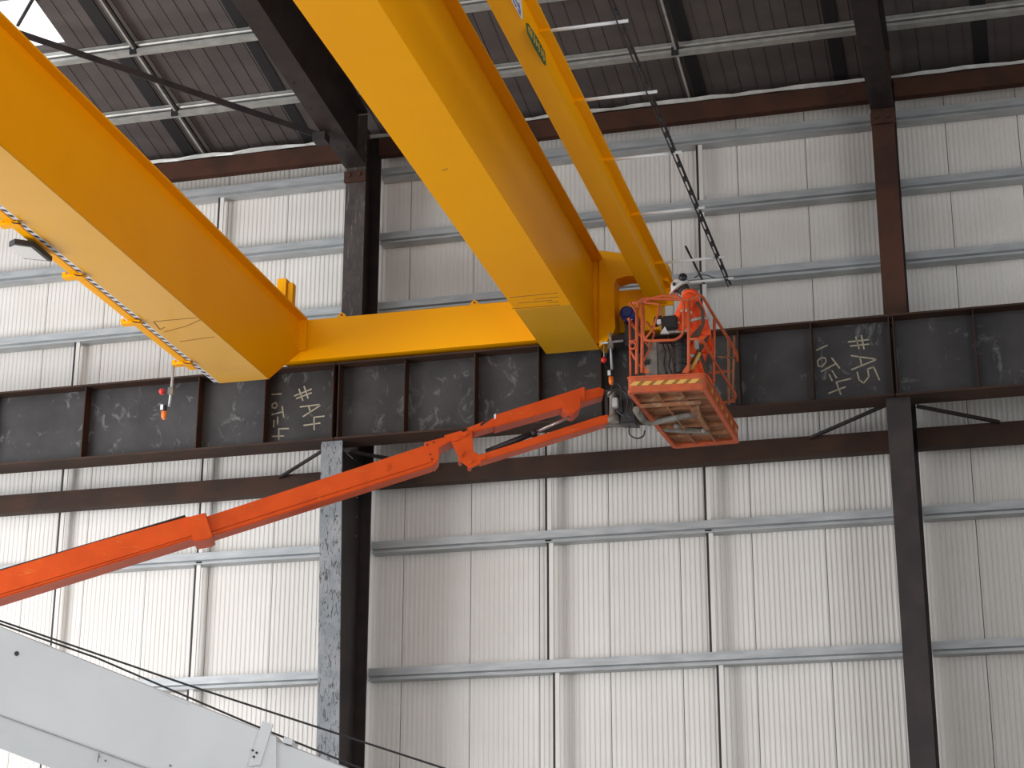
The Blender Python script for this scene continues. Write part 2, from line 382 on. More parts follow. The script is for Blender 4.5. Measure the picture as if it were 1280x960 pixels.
# eave beam, tie beam (bay pieces are one continuous run each side of a column)
for i, (x0, x1) in enumerate(bays):
    nm = ('left of the left column', 'between the two columns', 'right of the right column')[i]
    e = thing('eave_beam', 'rusty brown eave beam under the roof edge, ' + nm, 'beam', ((x0+x1)/2, 29.95, DZ+15.15))
    MB().box((x0+.01, 29.88, DZ+15.13), (x1-.01, 29.90, DZ+15.46)).build('web', 'steel_rust', e)
    MB().box((x0+.01, 29.90, DZ+15.13), (x1-.01, 30.04, DZ+15.15)).build('bottom_flange', 'steel_rust', e)
    MB().box((x0+.01, 29.90, DZ+15.44), (x1-.01, 30.04, DZ+15.46)).build('top_flange', 'steel_rust', e)
    e = thing('tie_beam', 'brown channel beam below the runway beam, ' + nm, 'beam', ((x0+x1)/2, 29.75, DZ+9.0))
    MB().box((x0+.01, 29.70, DZ+8.99), (x1-.01, 29.72, DZ+9.31)).build('web', 'steel_brown', e)
    MB().box((x0+.01, 29.72, DZ+8.99), (x1-.01, 29.92, DZ+9.01)).build('bottom_flange', 'steel_brown', e)
    MB().box((x0+.01, 29.72, DZ+9.29), (x1-.01, 29.92, DZ+9.31)).build('top_flange', 'steel_brown', e)
    MB().box((x0+.01, 29.695, DZ+9.255), (x1-.01, 29.70, DZ+9.31)).build('lip', 'steel_brown', e)
# knee braces
def brace(a, b, label):
    t = thing('knee_brace', label, 'brace', a)
    MB().bar(a, b, 0.06, 0.012).bar(Vector(a)+V(0, 0.02, 0.025), Vector(b)+V(0, 0.02, 0.025), 0.012, 0.06).build('angle_bar', 'steel_dark', t)
    bolt(t, Vector(b)+V(0, -0.03, 0), r=0.02)
    return t
brace(at(1108, 507, 28.9), at(1012, 549, 29.66), 'thin diagonal angle brace left of the right column')
brace(at(1146, 509, 28.9), at(1250, 529, 29.66), 'thin diagonal angle brace right of the right column')
brace(at(402, 565, 28.9), at(349, 598, 29.66), 'thin diagonal angle brace left of the mottled column')
brace(at(438, 566, 28.9), at(545, 585, 29.66), 'thin diagonal angle brace right of the mottled column, partly behind the boom')
# roof bracing rod
a = atx(402, 170, XL+0.02); b = at_roof(-10, 30, -0.05)
t = thing('roof_brace', 'long dark flat bracing bar crossing under the roof purlins at upper left', 'brace', a)
MB().bar(a, b, 0.02, 0.11).build('flat_bar', 'steel_dark', t)
MB().box((XL-0.1, a.y-0.12, a.z-0.12), (XL-0.08+0.2, a.y+0.12, a.z+0.03)).build('gusset', 'steel_dark', t)
# runway beam
def runway(label, x0, x1, stiff):
    t = thing('runway_beam', label, 'beam', ((x0+x1)/2, 28.65, CB0))
    MB().box((x0, 28.40, CB1-0.03), (x1, 28.90, CB1)).build('top_flange', 'steel_brown', t)
    MB().box((x0, 28.40, CB0), (x1, 28.90, CB0+0.03)).build('bottom_flange', 'steel_brown', t)
    MB().box((x0, 28.64, CB0+0.03), (x1, 28.66, CB1-0.03)).build('web', 'steel_black', t)
    for x in stiff: MB().box((x-.008, 28.43, CB0+.03), (x+.008, 28.64, CB1-.03)).build('stiffener', 'steel_brown', t)
    for x in stiff: MB().box((x-.008, 28.66, CB0+.03), (x+.008, 28.87, CB1-.03)).build('stiffener', 'steel_brown', t)
    return t
sx = lambda x, y: at(x, y, 28.43).x
jl = sx(419, 500); jr = sx(1115.5, 440)
runway('black runway beam length left of the mottled column, chalked #A4', -24, jl-0.01, [sx(103, 540), sx(246, 525), sx(330, 515), jl-0.045, -16.6, -18, -19.4, -21, -22.5])
rm = runway('black runway beam length between the two columns under the yellow end carriage, chalked #A5', jl+0.01, jr-0.008, [jl+0.05, sx(505, 500), sx(593, 490), sx(673, 480), sx(751, 470), sx(836, 460), sx(923, 450), sx(1014.5, 440), jr-0.03])
runway('black runway beam length right of the right column', jr+0.008, 8, [jr+0.035, sx(1219, 430), sx(1325, 425), 2.2, 3.5, 5, 6.5])
# rail on top of the runway
tr = box('crane_rail', (-24, 28.61, CB1), (8, 28.69, CB1+0.045), 'steel_dark'); tag(tr, 'thin steel crane rail lying along the top of the runway beam', 'rail')

# chalk writing on the web
def stroke(parent, pts, w=0.022, m='chalk', Y=28.636):
    P = [at(x, y, Y) for x, y in pts]
    mb = MB()
    for i in range(len(P)-1):
        a, b = P[i], P[i+1]; d = (b-a).normalized(); n = V(-d.z, 0, d.x)*w/2; a2 = a-d*w*.3; b2 = b+d*w*.3
        mb.prism([a2-n, b2-n, b2+n, a2+n], (0, 0.004, 0))
    return mb.build('chalk_mark', m, parent)
def cz(x, y, ox, oy, s): return (ox+x/s, oy+y/s)
A4 = [[(300, 265), (525, 175)], [(325, 300), (525, 225)], [(360, 175), (410, 325)], [(428, 140), (480, 295)],
      [(375, 412), (630, 380), (640, 395), (415, 540)], [(490, 405), (510, 480)],
      [(695, 535), (560, 550), (562, 715)], [(425, 658), (640, 628)],
      [(0, 245), (120, 238)], [(5, 375), (50, 355), (72, 390), (45, 430), (5, 420), (0, 385)], [(135, 405), (155, 545)], [(0, 515), (145, 475)],
      [(75, 545), (75, 640)], [(28, 590), (20, 680)], [(220, 700), (90, 705), (90, 850)], [(0, 805), (155, 800)]]
lw = bpy.data.objects['runway_beam']
for g in A4: stroke(lw, [(340+x/10.67, 470+y/10.67) for x, y in g])
A5 = [[(590, 185), (860, 155)], [(620, 240), (860, 215)], [(690, 120), (735, 275)], [(765, 100), (800, 280)],
      [(630, 368), (955, 415), (955, 425), (635, 555)], [(745, 385), (765, 480)],
      [(1005, 690), (930, 520), (850, 545), (865, 650), (795, 735), (735, 690), (710, 590)],
      [(165, 295), (310, 230)], [(180, 440), (230, 395), (285, 400), (295, 450), (240, 515), (190, 505), (180, 440)], [(370, 400), (475, 535)], [(230, 580), (415, 480)],
      [(375, 570), (435, 665)], [(335, 620), (375, 700)], [(620, 675), (430, 720), (490, 885)], [(330, 870), (550, 785)]]
for g in A5: stroke(rm, [(1005+x/10.67, 410+y/10.67) for x, y in g])

# ============================================================ BRIDGE CRANE
crane = thing('bridge_crane', 'yellow overhead travelling crane with box girders resting on the runway beam', 'crane', (-8.5, 28.4, CB1))
Y0 = 3.0
ZB1 = 10.045+DZ; XW1 = -11.009; XL1 = -11.80; ZT1 = 11.52+DZ
g1 = thing('main_girder', '', ''); del g1['label']; del g1['category']; g1.parent = crane; g1.location = (0, 0, 0); g1.matrix_parent_inverse = Matrix.Translation(-Vector(crane.location))
def par(name):
    o = bpy.data.objects.new(name, None); COL.objects.link(o); o.parent = crane; o.matrix_parent_inverse = Matrix.Translation(-Vector(crane.location)); return o
# girder body: box with the end chamfered
YE = 28.32; YC = 27.02; ZC = at(373, 440, YE).z
def girder_side(X0, X1, ya, yc, ye, zb, zc, zt):
    return MB().prism([(X0, ya, zb), (X0, yc, zb), (X0, ye, zc), (X0, ye, zt), (X0, ya, zt)], (X1-X0, 0, 0))
def kid(mb, name, m, p, bevel=0): 
    o = mb.build(name, m, None, bevel); o.parent = p; return_par(o, p); return o
def return_par(o, p):
    o.matrix_parent_inverse = Matrix.Identity(4)
bpy.context.view_layer.update()
def sub(mb, name, m, p, bevel=0):
    o = mb.build(name, m, None, bevel); o.parent = p; o.matrix_parent_inverse = p.matrix_world.inverted(); return o
bpy.data.objects.remove(g1)
def part_body(mb, name, m): 
    o = mb.build(name, m, None); o.parent = crane; o.matrix_parent_inverse = crane.matrix_world.inverted(); return o
def sbolt(p, pos, n, r=0.02, h=0.015, m='yellow'):
    o = bolt(p, pos, n, r, h, m); o.matrix_parent_inverse = Matrix.Identity(4); return o
# main girder (left)
g1 = part_body(girder_side(XL1+0.02, XW1, Y0, YC, YE, ZB1+0.02, ZC, ZT1), 'main_girder', 'yellow')
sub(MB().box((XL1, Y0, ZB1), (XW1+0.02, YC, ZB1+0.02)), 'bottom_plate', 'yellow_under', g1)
sub(MB().prism([(XL1, YC, ZB1), (XL1, YC, ZB1+0.02), (XL1, YE, ZC+0.02), (XL1, YE, ZC-0.005)], (XW1+0.02-XL1, 0, 0)), 'end_plate', 'yellow', g1)
# top flange narrows toward the end of the girder
fo = [atx(0, 9, XW1+0.11), atx(354, 360, XW1+0.11)]
zt = ZT1
sub(MB().loft([(XL1-0.05, Y0, zt), (XW1+0.13, Y0, zt), (XW1+0.13, Y0, zt+0.03), (XL1-0.05, Y0, zt+0.03)],
              [(XL1-0.05, YE, zt-0.02), (XW1+0.13, YE, zt-0.02), (XW1+0.13, YE, zt+0.01), (XL1-0.05, YE, zt+0.01)]), 'top_flange', 'yellow', g1)
sub(MB().prism([(XW1, YE-0.03, ZC+0.01), (XW1+0.13, YE-0.03, ZC+0.01), (XW1+0.13, YE-0.03, zt-0.02), (XW1, YE-0.03, zt-0.02)], (0, 0.05, 0)), 'end_stiffener', 'yellow', g1)
for k in range(7): 
    for q in (0.05,): 
        o = bolt(g1, (XW1+0.0, YE-0.16, ZC+0.06+k*0.10), n=(1, 0, 0), r=0.018, h=0.02, m='yellow'); o.matrix_parent_inverse = g1.matrix_world.inverted()
# stop block on the girder's end
pa, pc = at(347, 372, 28.1), at(359, 349, 28.1)
pe, pf = at(359, 372, 28.1), at(366, 353, 28.1)
sub(MB().box((pa.x, 28.05, zt+0.0), (pc.x, 28.3, pc.z)).box((pe.x, 28.1, zt+0.0), (pf.x, 28.25, pf.z)), 'stop_block', 'yellow', g1)

# slotted cable strip and track on the near lower edge
sub(MB().box((XL1-0.075, Y0, ZB1+0.0), (XL1-0.002, 27.0, ZB1+0.012)), 'cable_strip', 'label', g1)
mb = MB()
y = 14.0; n = 0
while y < 26.95:
    mb.prism([(XL1-0.065, y, ZB1-0.003), (XL1-0.018, y+0.04, ZB1-0.003), (XL1-0.018, y+0.11, ZB1-0.003), (XL1-0.065, y+0.07, ZB1-0.003)], (0, 0, 0.003)); y += 0.17
o = sub(mb, 'strip_slots', 'black', g1); o['kind'] = 'stuff'
sub(MB().box((XL1-0.20, Y0, ZB1-0.01), (XL1-0.085, 26.3, ZB1+0.05)), 'festoon_track', 'yellow', g1)
for (x, y) in ((0, 281), (79, 346), (152, 404), (216, 455), (-60, 232)):
    P = atz(x, y, ZB1-0.03)
    sub(MB().box((P.x, P.y-0.03, ZB1-0.055), (XL1-0.02, P.y+0.09, ZB1-0.012)), 'bracket', 'yellow', g1)
    sub(MB().box((P.x, P.y-0.04, ZB1-0.012), (P.x+0.05, P.y+0.1, ZB1+0.02)), 'bracket_clip', 'yellow', g1)
    sub(MB().tube([(P.x+0.16, P.y-0.02, ZB1-0.012), (P.x+0.22, P.y-0.04, ZB1-0.05), (P.x+0.3, P.y-0.02, ZB1-0.055)], 0.008, 5), 'cable_loop', 'black', g1)
# scuffs under the girder
for pts in (((193, 402), (246, 397)), ((205, 415), (232, 408), (250, 400)), ((225, 427), (268, 421)), ((192, 402), (200, 412), (206, 409))):
    P = [atz(x, y, ZB1-0.001) for x, y in pts]
    mb = MB()
    for i in range(len(P)-1): mb.bar(P[i], P[i+1], 0.02, 0.003)
    sub(mb, 'scuff', 'scuff', g1)

# main girder (middle)
ZB2 = 10.54+DZ; XW2 = -5.985; XL2 = -6.845; ZT2 = 11.93+DZ; YE2 = 28.3
yj = atz(690, 383, ZB2).y
g2 = part_body(MB().box((XL2+0.03, Y0, ZB2+0.02), (XW2-0.03, YE2-0.02, ZT2)), 'main_girder', 'yellow')
sub(MB().box((XL2, Y0, ZB2), (XW2, yj-0.01, ZB2+0.02)), 'bottom_plate', 'yellow', g2)
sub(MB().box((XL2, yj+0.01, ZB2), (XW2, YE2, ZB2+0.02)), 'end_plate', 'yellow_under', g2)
sub(MB().box((XL2-0.02, Y0, ZT2), (XW2+0.13, YE2, ZT2+0.03)), 'top_flange', 'yellow', g2)
sub(MB().box((XW2-0.03, YE2-0.24, ZB2+0.02), (XW2+0.06, YE2-0.22, ZT2)), 'end_stiffener', 'yellow', g2)
sub(MB().box((XW2-0.03, YE2-0.02, ZB2+0.02), (XW2+0.02, YE2, ZT2)), 'end_stiffener', 'yellow', g2)
for k in range(10):
    o = bolt(g2, (XW2-0.03, YE2-0.12, ZB2+0.35+k*0.1), n=(1, 0, 0), r=0.014, h=0.015, m='yellow_under'); o.matrix_parent_inverse = g2.matrix_world.inverted()
for pts in (((637, 372), (697, 366)), ((640, 386), (700, 381)), ((668, 374), (698, 371)), ((684, 378), (698, 377)), ((648, 379), (690, 375)), ((552, 213), (560, 211))):
    P = [atz(x, y, ZB2-0.001) for x, y in pts]
    mb = MB()
    for i in range(len(P)-1): mb.bar(P[i], P[i+1], 0.018, 0.003)
    sub(mb, 'scuff', 'scuff', g2)

# small girder (right)
ZF3 = 11.52+DZ
XW3 = atz(805, 300, ZF3).x; XF3 = atz(816, 300, ZF3).x
c_ = atx(793, 300, XW3); ZB3 = c_.z; XL3 = atz(768, 300, ZB3).x; YE3 = 28.32
g3 = part_body(MB().box((XL3, Y0, ZB3), (XW3, YE3, ZF3)), 'light_girder', 'yellow')
sub(MB().box((XL3-0.03, Y0, ZF3), (XF3, YE3, ZF3+0.03)), 'top_flange', 'yellow', g3)
sub(MB().box((XL3, YE3, ZB3-0.02), (XW3+0.1, YE3+0.02, ZF3+0.03)), 'end_stiffener', 'yellow', g3)
arms = ((690, 39), (730, 126), (767, 200), (798, 271), (830, 329), (864, 352))
XROD = -3.87
for i, (x, y) in enumerate(arms):
    ya = (20.01, 21.84, 23.63, 25.5, 27.37, 28.25)[i]
    sub(MB().tube([(XF3-0.05, ya, ZF3-0.012), (XROD+0.03, ya, ZF3-0.012)], 0.022, 8), 'support_arm', 'white', g3)
    sub(MB().box((XW3, ya-0.05, ZF3-0.04), (XF3+0.01, ya+0.05, ZF3-0.0)), 'arm_cleat', 'yellow', g3)
for ya in (18.2, 16.4, 14.6): sub(MB().tube([(XF3-0.05, ya, ZF3-0.012), (XROD+0.03, ya, ZF3-0.012)], 0.022, 8), 'support_arm', 'white', g3)
sub(MB().tube([(XROD-0.06, 12, ZF3+0.02), (XROD-0.06, 28.58, ZF3+0.02)], 0.018, 6), 'conductor_bar', 'steel_dark', g3)
sub(MB().tube([(XROD-0.09, 12, ZF3-0.045), (XROD-0.09, 28.5, ZF3-0.045)], 0.010, 6), 'conductor_bar', 'steel_dark', g3)
sub(MB().tube([atz(857, 308, ZF3+0.02), atz(880, 354, ZF3+0.02)], 0.018, 6), 'conductor_bar', 'steel_dark', g3)
mb = MB()
for k in range(30):
    y = 14.6+k*0.47; mb.box((XROD-0.10, y, ZF3-0.05), (XROD-0.05, y+0.02, ZF3+0.03))
o = sub(mb, 'bar_clips', 'black', g3); o['kind'] = 'stuff'
sub(MB().tube([atz(868, 347, ZF3+0.1), atz(875, 343, ZF3+0.14), atz(884, 344, ZF3+0.12), atz(899, 350, ZF3+0.03)], 0.008, 5), 'loose_cable', 'black', g3)
# stickers on the web of the small girder
def onweb(x, y): return atx(x, y, XW3+0.004)
def sticker(pts, m, name='sticker', dx=0.0): return sub(MB().prism([onweb(x, y)+V(dx, 0, 0) for x, y in pts], (0.002, 0, 0)), name, m, g3)
sticker([(636, -6), (651, -6), (653.5, 24), (651.5, 24)], 'label')
for (a, b) in (((641, 0), (645, 9)), ((644, 0), (648, 9)), ((648, 4), (650, 16)), ((647, 11), (650, 19))):
    P = [onweb(*a), onweb(*b)]; sub(MB().bar(P[0]+V(.004, 0, 0), P[1]+V(.004, 0, 0), 0.008, 0.012, up=(1, 0, 0)), 'print', 'bluetext', g3)
sticker([(657.5, 29), (660, 29), (671, 46), (681, 65), (682.5, 82), (680, 81), (667, 59), (659, 42)], 'green')
for (a, b) in (((659.5, 33), (661, 41)), ((661.5, 34), (663, 45)), ((664, 39), (664, 48)), ((667, 43), (667.5, 54)), ((669.5, 49), (670, 58)), ((673, 54), (673.5, 65)), ((676, 60), (676.5, 70)), ((678.5, 64), (679.5, 76)), ((661, 37), (664, 44)), ((669, 50), (673, 60)), ((676, 63), (679, 70))):
    P = [onweb(*a), onweb(*b)]; sub(MB().bar(P[0]+V(.005, 0, 0), P[1]+V(.005, 0, 0), 0.006, 0.014, up=(1, 0, 0)), 'print', 'yellowtape', g3)

# end carriage
TZ0, TZ1 = CB1+0.07, 11.515+DZ
XT = at(824, 380, 28.4).x
tk = part_body(MB().box((-11.3, 28.36, TZ0), (XT, 28.92, TZ1)), 'end_carriage', 'yellow')
for x, y in ((427, 394), (593, 380)):
    P = at(x, y, 28.4)
    sub(MB().prism([(P.x-0.09, 28.4, TZ1), (P.x+0.09, 28.4, TZ1), (P.x+0.05, 28.4, TZ1+0.07), (P.x, 28.4, TZ1+0.10), (P.x-0.05, 28.4, TZ1+0.07)], (0, 0.03, 0)), 'lifting_lug', 'yellow', tk)
    o = bolt(tk, (P.x, 28.4, TZ1+0.05), r=0.018, h=0.006, m='black'); o.matrix_parent_inverse = tk.matrix_world.inverted()
for xx in (-10.6, -7.6, -5.3): sub(MB().tube([(xx, 28.58, CB1+0.222), (xx, 28.72, CB1+0.222)], 0.17, 20), 'wheel', 'steel_dark', tk)
# connecting bracket between middle girder and carriage
pol = [(749, 313), (775, 316), (797, 320), (835, 330), (835, 352), (806, 344), (783, 345), (770, 349), (767.5, 356), (768, 385), (769, 410), (764, 420), (757, 428), (749, 434)]
sub(MB().prism([at(x, y, 28.0) for x, y in pol], (0, 0.34, 0)), 'corner_bracket', 'yellow', tk)
for k in range(9):
    P = at(766.5, 358+k*6.5, 28.12); 
    sub(MB().tube([V(P.x-0.0, 28.08, P.z), V(P.x+0.05, 28.08, P.z)], 0.02, 6), 'bolt', 'yellow', tk)
    sub(MB().tube([V(P.x-0.0, 28.2, P.z), V(P.x+0.05, 28.2, P.z)], 0.02, 6), 'bolt', 'yellow', tk)
# drive motor and gearbox on the carriage
P = at(786, 394, 28.0)
sub(MB().tube([P+V(-0.02, -0.12, 0), P+V(-0.0, 0.0, 0), P+V(0, 0.35, 0)], [0.11, 0.125, 0.125], 16), 'drive_motor', 'blue', tk)
sub(MB().tube([P+V(0, -0.125, 0), P+V(0, -0.155, 0)], 0.07, 14), 'fan_cover', 'blue', tk)
for k in range(6):
    a_ = k*math.pi/3; sub(MB().ball(P+V(0.118*math.cos(a_), -0.06, 0.118*math.sin(a_)), 0.012, seg=6), 'bolt', 'galv', tk)
P = at(789, 418, 28.0); sub(MB().box((P.x-0.09, 27.95, P.z-0.2), (P.x+0.13, 28.33, P.z+0.14)), 'gearbox', 'black', tk)
P = at(776, 420, 28.0); sub(MB().box((P.x-0.12, 28.0, P.z-0.12), (P.x+0.2, 28.33, P.z+0.03)), 'wheel_guard', 'steel_dark', tk)

# ---- warning beacons and flood light
def beacon(label, top, mid, bot, Y, bell, lamp, cross=None):
    t = thing('warning_beacon', label, 'warning light', at(*top, Y))
    MB().tube([at(*top, Y), at(*mid, Y), at(*bot, Y)], 0.022, 8).build('pipe', 'galv', t)
    c = at(*mid, Y); MB().box(c-V(.04, .04, .05), c+V(.04, .04, .05)).build('clamp', 'greydirty', t)
    b = at(*bell, Y); MB().ball(b, 0.05, 0.05, 0.05).build('bell', 'red', t)
    MB().tube([b, c], 0.012, 6).build('bell_arm', 'black', t)
    l = at(*lamp, Y)
    MB().tube([l+V(0, 0, 0.13), l+V(0, 0, 0.12), l+V(0, 0, 0.035)], [0.03, 0.04, 0.04], 10).build('lamp_base', 'black', t)
    MB().box(l+V(-0.045, -0.05, 0.05), l+V(-0.0, -0.03, 0.13)).build('lamp_bracket', 'label', t)
    MB().tube([l+V(0, 0, 0.035), l+V(0, 0, -0.05), l+V(0, 0, -0.09)], [0.042, 0.04, 0.022], 10).build('lamp_lens', 'amber', t)
    MB().tube([c+V(0.01, -0.02, 0), (c+l)/2+V(0.03, 0, -0.02), l+V(0, 0, 0.13)], 0.007, 5).build('cable', 'black', t)
    if cross:
        MB().tube([at(*cross[0], Y), at(*cross[1], Y)], 0.02, 8).build('cross_pipe', 'galv', t)
        MB().tube([at(cross[0][0]+4, cross[0][1]+3, Y), b], 0.008, 6).build('stay', 'galv', t)
    return t
P4 = atz(216, 455, ZB1-0.05)
beacon('hanging pipe with red bell and amber lamp below the left girder', (217, 458), (214, 489), (211.5, 508), P4.y, (202.5, 489.5), (205, 517))
beacon('hanging pipe with red bell and amber lamp between the middle girder and the basket', (763, 416), (763.5, 432), (765, 462), 27.9, (755, 450), (764, 474), ((751, 429), (779, 426)))
P = atz(38, 315, ZB1-0.12)
fl = thing('flood_light', 'flat black framed flood light below the left girder at the picture edge', 'lamp', P)
q = [atz(x, y, ZB1-0.12) for x, y in ((11, 308), (18, 304.5), (42, 308), (65, 327), (30, 323.5))]
c = sum(q, V(0, 0, 0))/5
MB().prism([p_+V(0, 0, 0.0) for p_ in q], (0, 0, 0.07)).build('housing', 'black', fl)
q2 = [c+(p_-c)*0.86+V(-0.02, 0.0, -0.004) for p_ in q]; MB().prism(q2, (0, 0, 0.006)).build('lens', 'lens', fl)
MB().bar(c+V(0, 0, 0.05), V(XL1-0.14, c.y, ZB1-0.025), 0.05, 0.02).build('bracket', 'black', fl)

# ============================================================ BOOM LIFT
lift = thing('boom_lift', 'orange articulated boom lift with a rusty work basket raised to the runway beam', 'boom lift', (-14, 22, 0))
TIP = at(766, 522, 26.35); FAR = at(-60, 755, 23.6)
dirh = V(TIP.x-FAR.x, TIP.y-FAR.y, 0).normalized(); NB = V(dirh.y, -dirh.x, 0)      # normal of the boom plane, toward the camera
if NB.y > 0: NB = -NB
def bp(x, y, off=0.0): return atp(x, y, TIP+NB*off, NB)
def plate(pts, off, thick, name, m, parent=lift, bevel=0.0):
    P = [bp(x, y, off) for x, y in pts]
    return MB().prism(P, -NB*thick).build(name, m, parent, bevel)
def lsub(mb, name, m, p, bevel=0):
    bpy.context.view_layer.update(); o = mb.build(name, m, None, bevel); o.parent = p; o.matrix_parent_inverse = p.matrix_world.inverted(); return o
s1 = plate([(-150, 757), (0, 713), (120, 677), (236, 645), (258, 650), (262, 672), (238, 674), (0, 748), (-150, 794)], 0.05, 0.42, 'boom_section', 'orange', bevel=0.015)
s2 = plate([(250, 648), (533, 556), (546, 579), (540, 583), (262, 671)], 0.0, 0.30, 'boom_section', 'orange', bevel=0.012)
plate([(232, 647), (257, 640.5), (266, 671), (260, 674), (242, 677)], 0.07, 0.46, 'boom_collar', 'orange', bevel=0.01)
# raised rib lines along the boom
lsub(MB().bar(bp(262, 664, 0.01), bp(538, 577, 0.01), 0.02, 0.02), 'edge_rib', 'orange', s2)
lsub(MB().bar(bp(-100, 772, 0.06), bp(240, 668, 0.06), 0.02, 0.03), 'edge_rib', 'orange', s1)
lsub(MB().bar(bp(-150, 758, -0.1), bp(232, 645.5, -0.1), 0.12, 0.015), 'hose_tray', 'black', s1)
c = bp(483, 584, 0.0); 
lsub(MB().tube([c+NB*0.0, c+NB*0.012], 0.055, 18), 'inspection_cap', 'orange', s2); lsub(MB().tube([c+NB*0.012, c+NB*0.02], 0.03, 16), 'inspection_cap', 'orange', s2)
# boom nose
plate([(530, 553), (560, 545), (564, 551), (549, 560), (549, 574), (543, 581)], 0.03, 0.38, 'nose_plate', 'orange', bevel=0.008)
for x, y in ((534, 556), (542, 553), (538, 568), (540, 574)): bolt(lift, bp(x, y, 0.031), n=NB, r=0.014, h=0.008, m='black')
plate([(555, 544), (577, 538), (583, 545), (562, 552)], 0.04, 0.4, 'nose_arm', 'orange', bevel=0.008)
kn = plate([(562, 546), (590, 536), (592, 564), (604, 571), (600, 580), (588, 585), (575, 575), (571, 566)], 0.06, 0.05, 'link_plate', 'orange', bevel=0.006)
plate([(562, 546), (590, 536), (592, 564), (604, 571), (600, 580), (588, 585), (575, 575), (571, 566)], -0.32, 0.05, 'link_plate', 'orange', bevel=0.006)
for x, y in ((570, 548), (581, 543), (576, 570), (588, 577)):
    c = bp(x, y, 0.06); MB().tube([c+NB*-0.4, c+NB*0.02], 0.03, 12).build('pin', 'orange', lift)
for a_, b_ in (((566, 550), (574, 548)), ((579, 545), (584, 540)), ((573, 570), (579, 565))):
    MB().bar(bp(*a_, 0.075), bp(*b_, 0.075), 0.02, 0.045).build('pin_keeper', 'orange', lift)
# upper jib and its nose
plate([(583, 535), (619, 521), (700, 497), (702, 508), (592, 541)], 0.0, 0.26, 'jib_arm', 'orange', bevel=0.01)
plate([(617, 519), (731, 483), (732, 501), (703, 510), (618, 534)], 0.03, 0.32, 'jib_arm', 'orange', bevel=0.01)
plate([(702, 503), (726, 496), (726, 509), (718, 517), (712, 516), (703, 510)], 0.06, 0.38, 'jib_bracket', 'orange', bevel=0.01)
plate([(730, 488), (750, 483.5), (756, 487), (754, 495), (728, 503)], 0.0, 0.26, 'jib_nose', 'orange', bevel=0.008)
plate([(600, 530), (618, 519), (617, 522), (601, 533)], 0.0, 0.1, 'hose_guard', 'black')
plate([(617.5, 518), (620, 517), (620, 523), (618, 524)], 0.035, 0.3, 'end_cap', 'label')
# lower jib link
lj = plate([(594, 570), (750, 520), (760, 518), (765, 523), (763, 527), (750, 531), (600, 577)], 0.05, 0.26, 'lower_link', 'orange', bevel=0.008)
for x, y in ((604, 572), (759, 523)):
    c = bp(x, y, 0.05); MB().tube([c, c+NB*0.02], 0.035, 12).build('pin', 'orange', lift)
# cylinder
MB().tube([bp(608, 565, -0.12), bp(668, 541, -0.12)], 0.045, 12).build('cylinder_body', 'black', lift)
MB().tube([bp(664, 543, -0.12), bp(670, 540.5, -0.12)], 0.06, 12).build('cylinder_gland', 'steel_dark', lift)
MB().tube([bp(668, 541, -0.12), bp(712, 521, -0.12)], 0.022, 10).build('cylinder_rod', 'chrome', lift)
# rotator between jib and basket
MB().tube([at(766, 489, 26.3), at(766, 494, 26.3), at(766.5, 495, 26.3), at(766.5, 520, 26.3), at(767, 521, 26.3), at(767, 528, 26.3)], [0.075, 0.08, 0.055, 0.06, 0.09, 0.085], 16).build('rotator', 'greydirty', lift)
MB().box(at(756, 487, 26.35), at(760, 529, 26.35)+V(0, 0.2, 0)).build('mount_plate', 'steel_dark', lift)
MB().bar(at(757, 492, 26.35), at(782, 500, 26.35), 0.05, 0.05).build('mount_link', 'black', lift)
MB().bar(at(757, 523, 26.35), at(784, 520, 26.35), 0.06, 0.06).build('mount_link', 'steel_brown', lift)
MB().box(at(770, 499, 26.15), at(778, 515, 26.15)+V(0, 0.1, 0)).build('valve_block', 'black', lift)
MB().box(at(765, 497, 26.0)-V(0, 0.0, 0.0), at(772, 508, 26.0)+V(0, 0.1, 0.0)).build('valve_block', 'galv', lift, 0.01)
MB().box(at(775, 495, 26.2), at(795, 528, 26.2)+V(0, 0.25, 0)).build('mount_frame', 'black', lift, 0.02)
MB().tube([bp(750, 530, -0.1), at(800, 532, 26.5)], 0.04, 8).build('pivot_tube', 'greydirty', lift)
for pts in (((764, 492), (766, 482), (773, 480), (777, 488), (776, 500)), ((760, 495), (768, 488), (780, 489), (790, 500)), ((770, 512), (780, 520), (792, 515), (790, 500)), ((787, 532), (787, 543), (796, 548), (804, 545), (806, 538)), ((778, 486), (785, 500), (783, 515), (790, 524)), ((757, 489), (770, 487), (779, 488))):
    P = [at(x, y, 26.0) for x, y in pts]
    Q = []
    for i in range(len(P)-1):
        for k in range(4):
            t_ = k/4; p0 = P[max(i-1, 0)]; p1 = P[i]; p2 = P[i+1]; p3 = P[min(i+2, len(P)-1)]
            Q.append(0.5*((2*p1)+(p2-p0)*t_+(2*p0-5*p1+4*p2-p3)*t_*t_+(3*p1-p0-3*p2+p3)*t_**3))
    Q.append(P[-1]); MB().tube(Q, 0.012, 6).build('hose', 'black', lift)
# lower mast outside the frame so the boom is carried
a = bp(-150, 782, -0.15); bs = V(a.x-5.0, a.y-1.6, 0)
MB().bar(a, bs+V(0, 0, 2.2), 0.5, 0.55).build('boom_section', 'orange', lift)
MB().box(bs+V(-1.6, -1.2, 0.45), bs+V(1.6, 1.2, 1.5)).build('turntable', 'orange', lift, 0.05)
MB().box(bs+V(-0.5, -0.5, 1.4), bs+V(0.5, 0.5, 2.3)).build('turret', 'orange', lift, 0.03)
for dx in (-1.3, 1.3):
    for dy in (-1.2, 1.2): MB().tube([bs+V(dx, dy-0.2, 0.5), bs+V(dx, dy+0.2, 0.5)], 0.5, 24).build('wheel', 'black', lift)

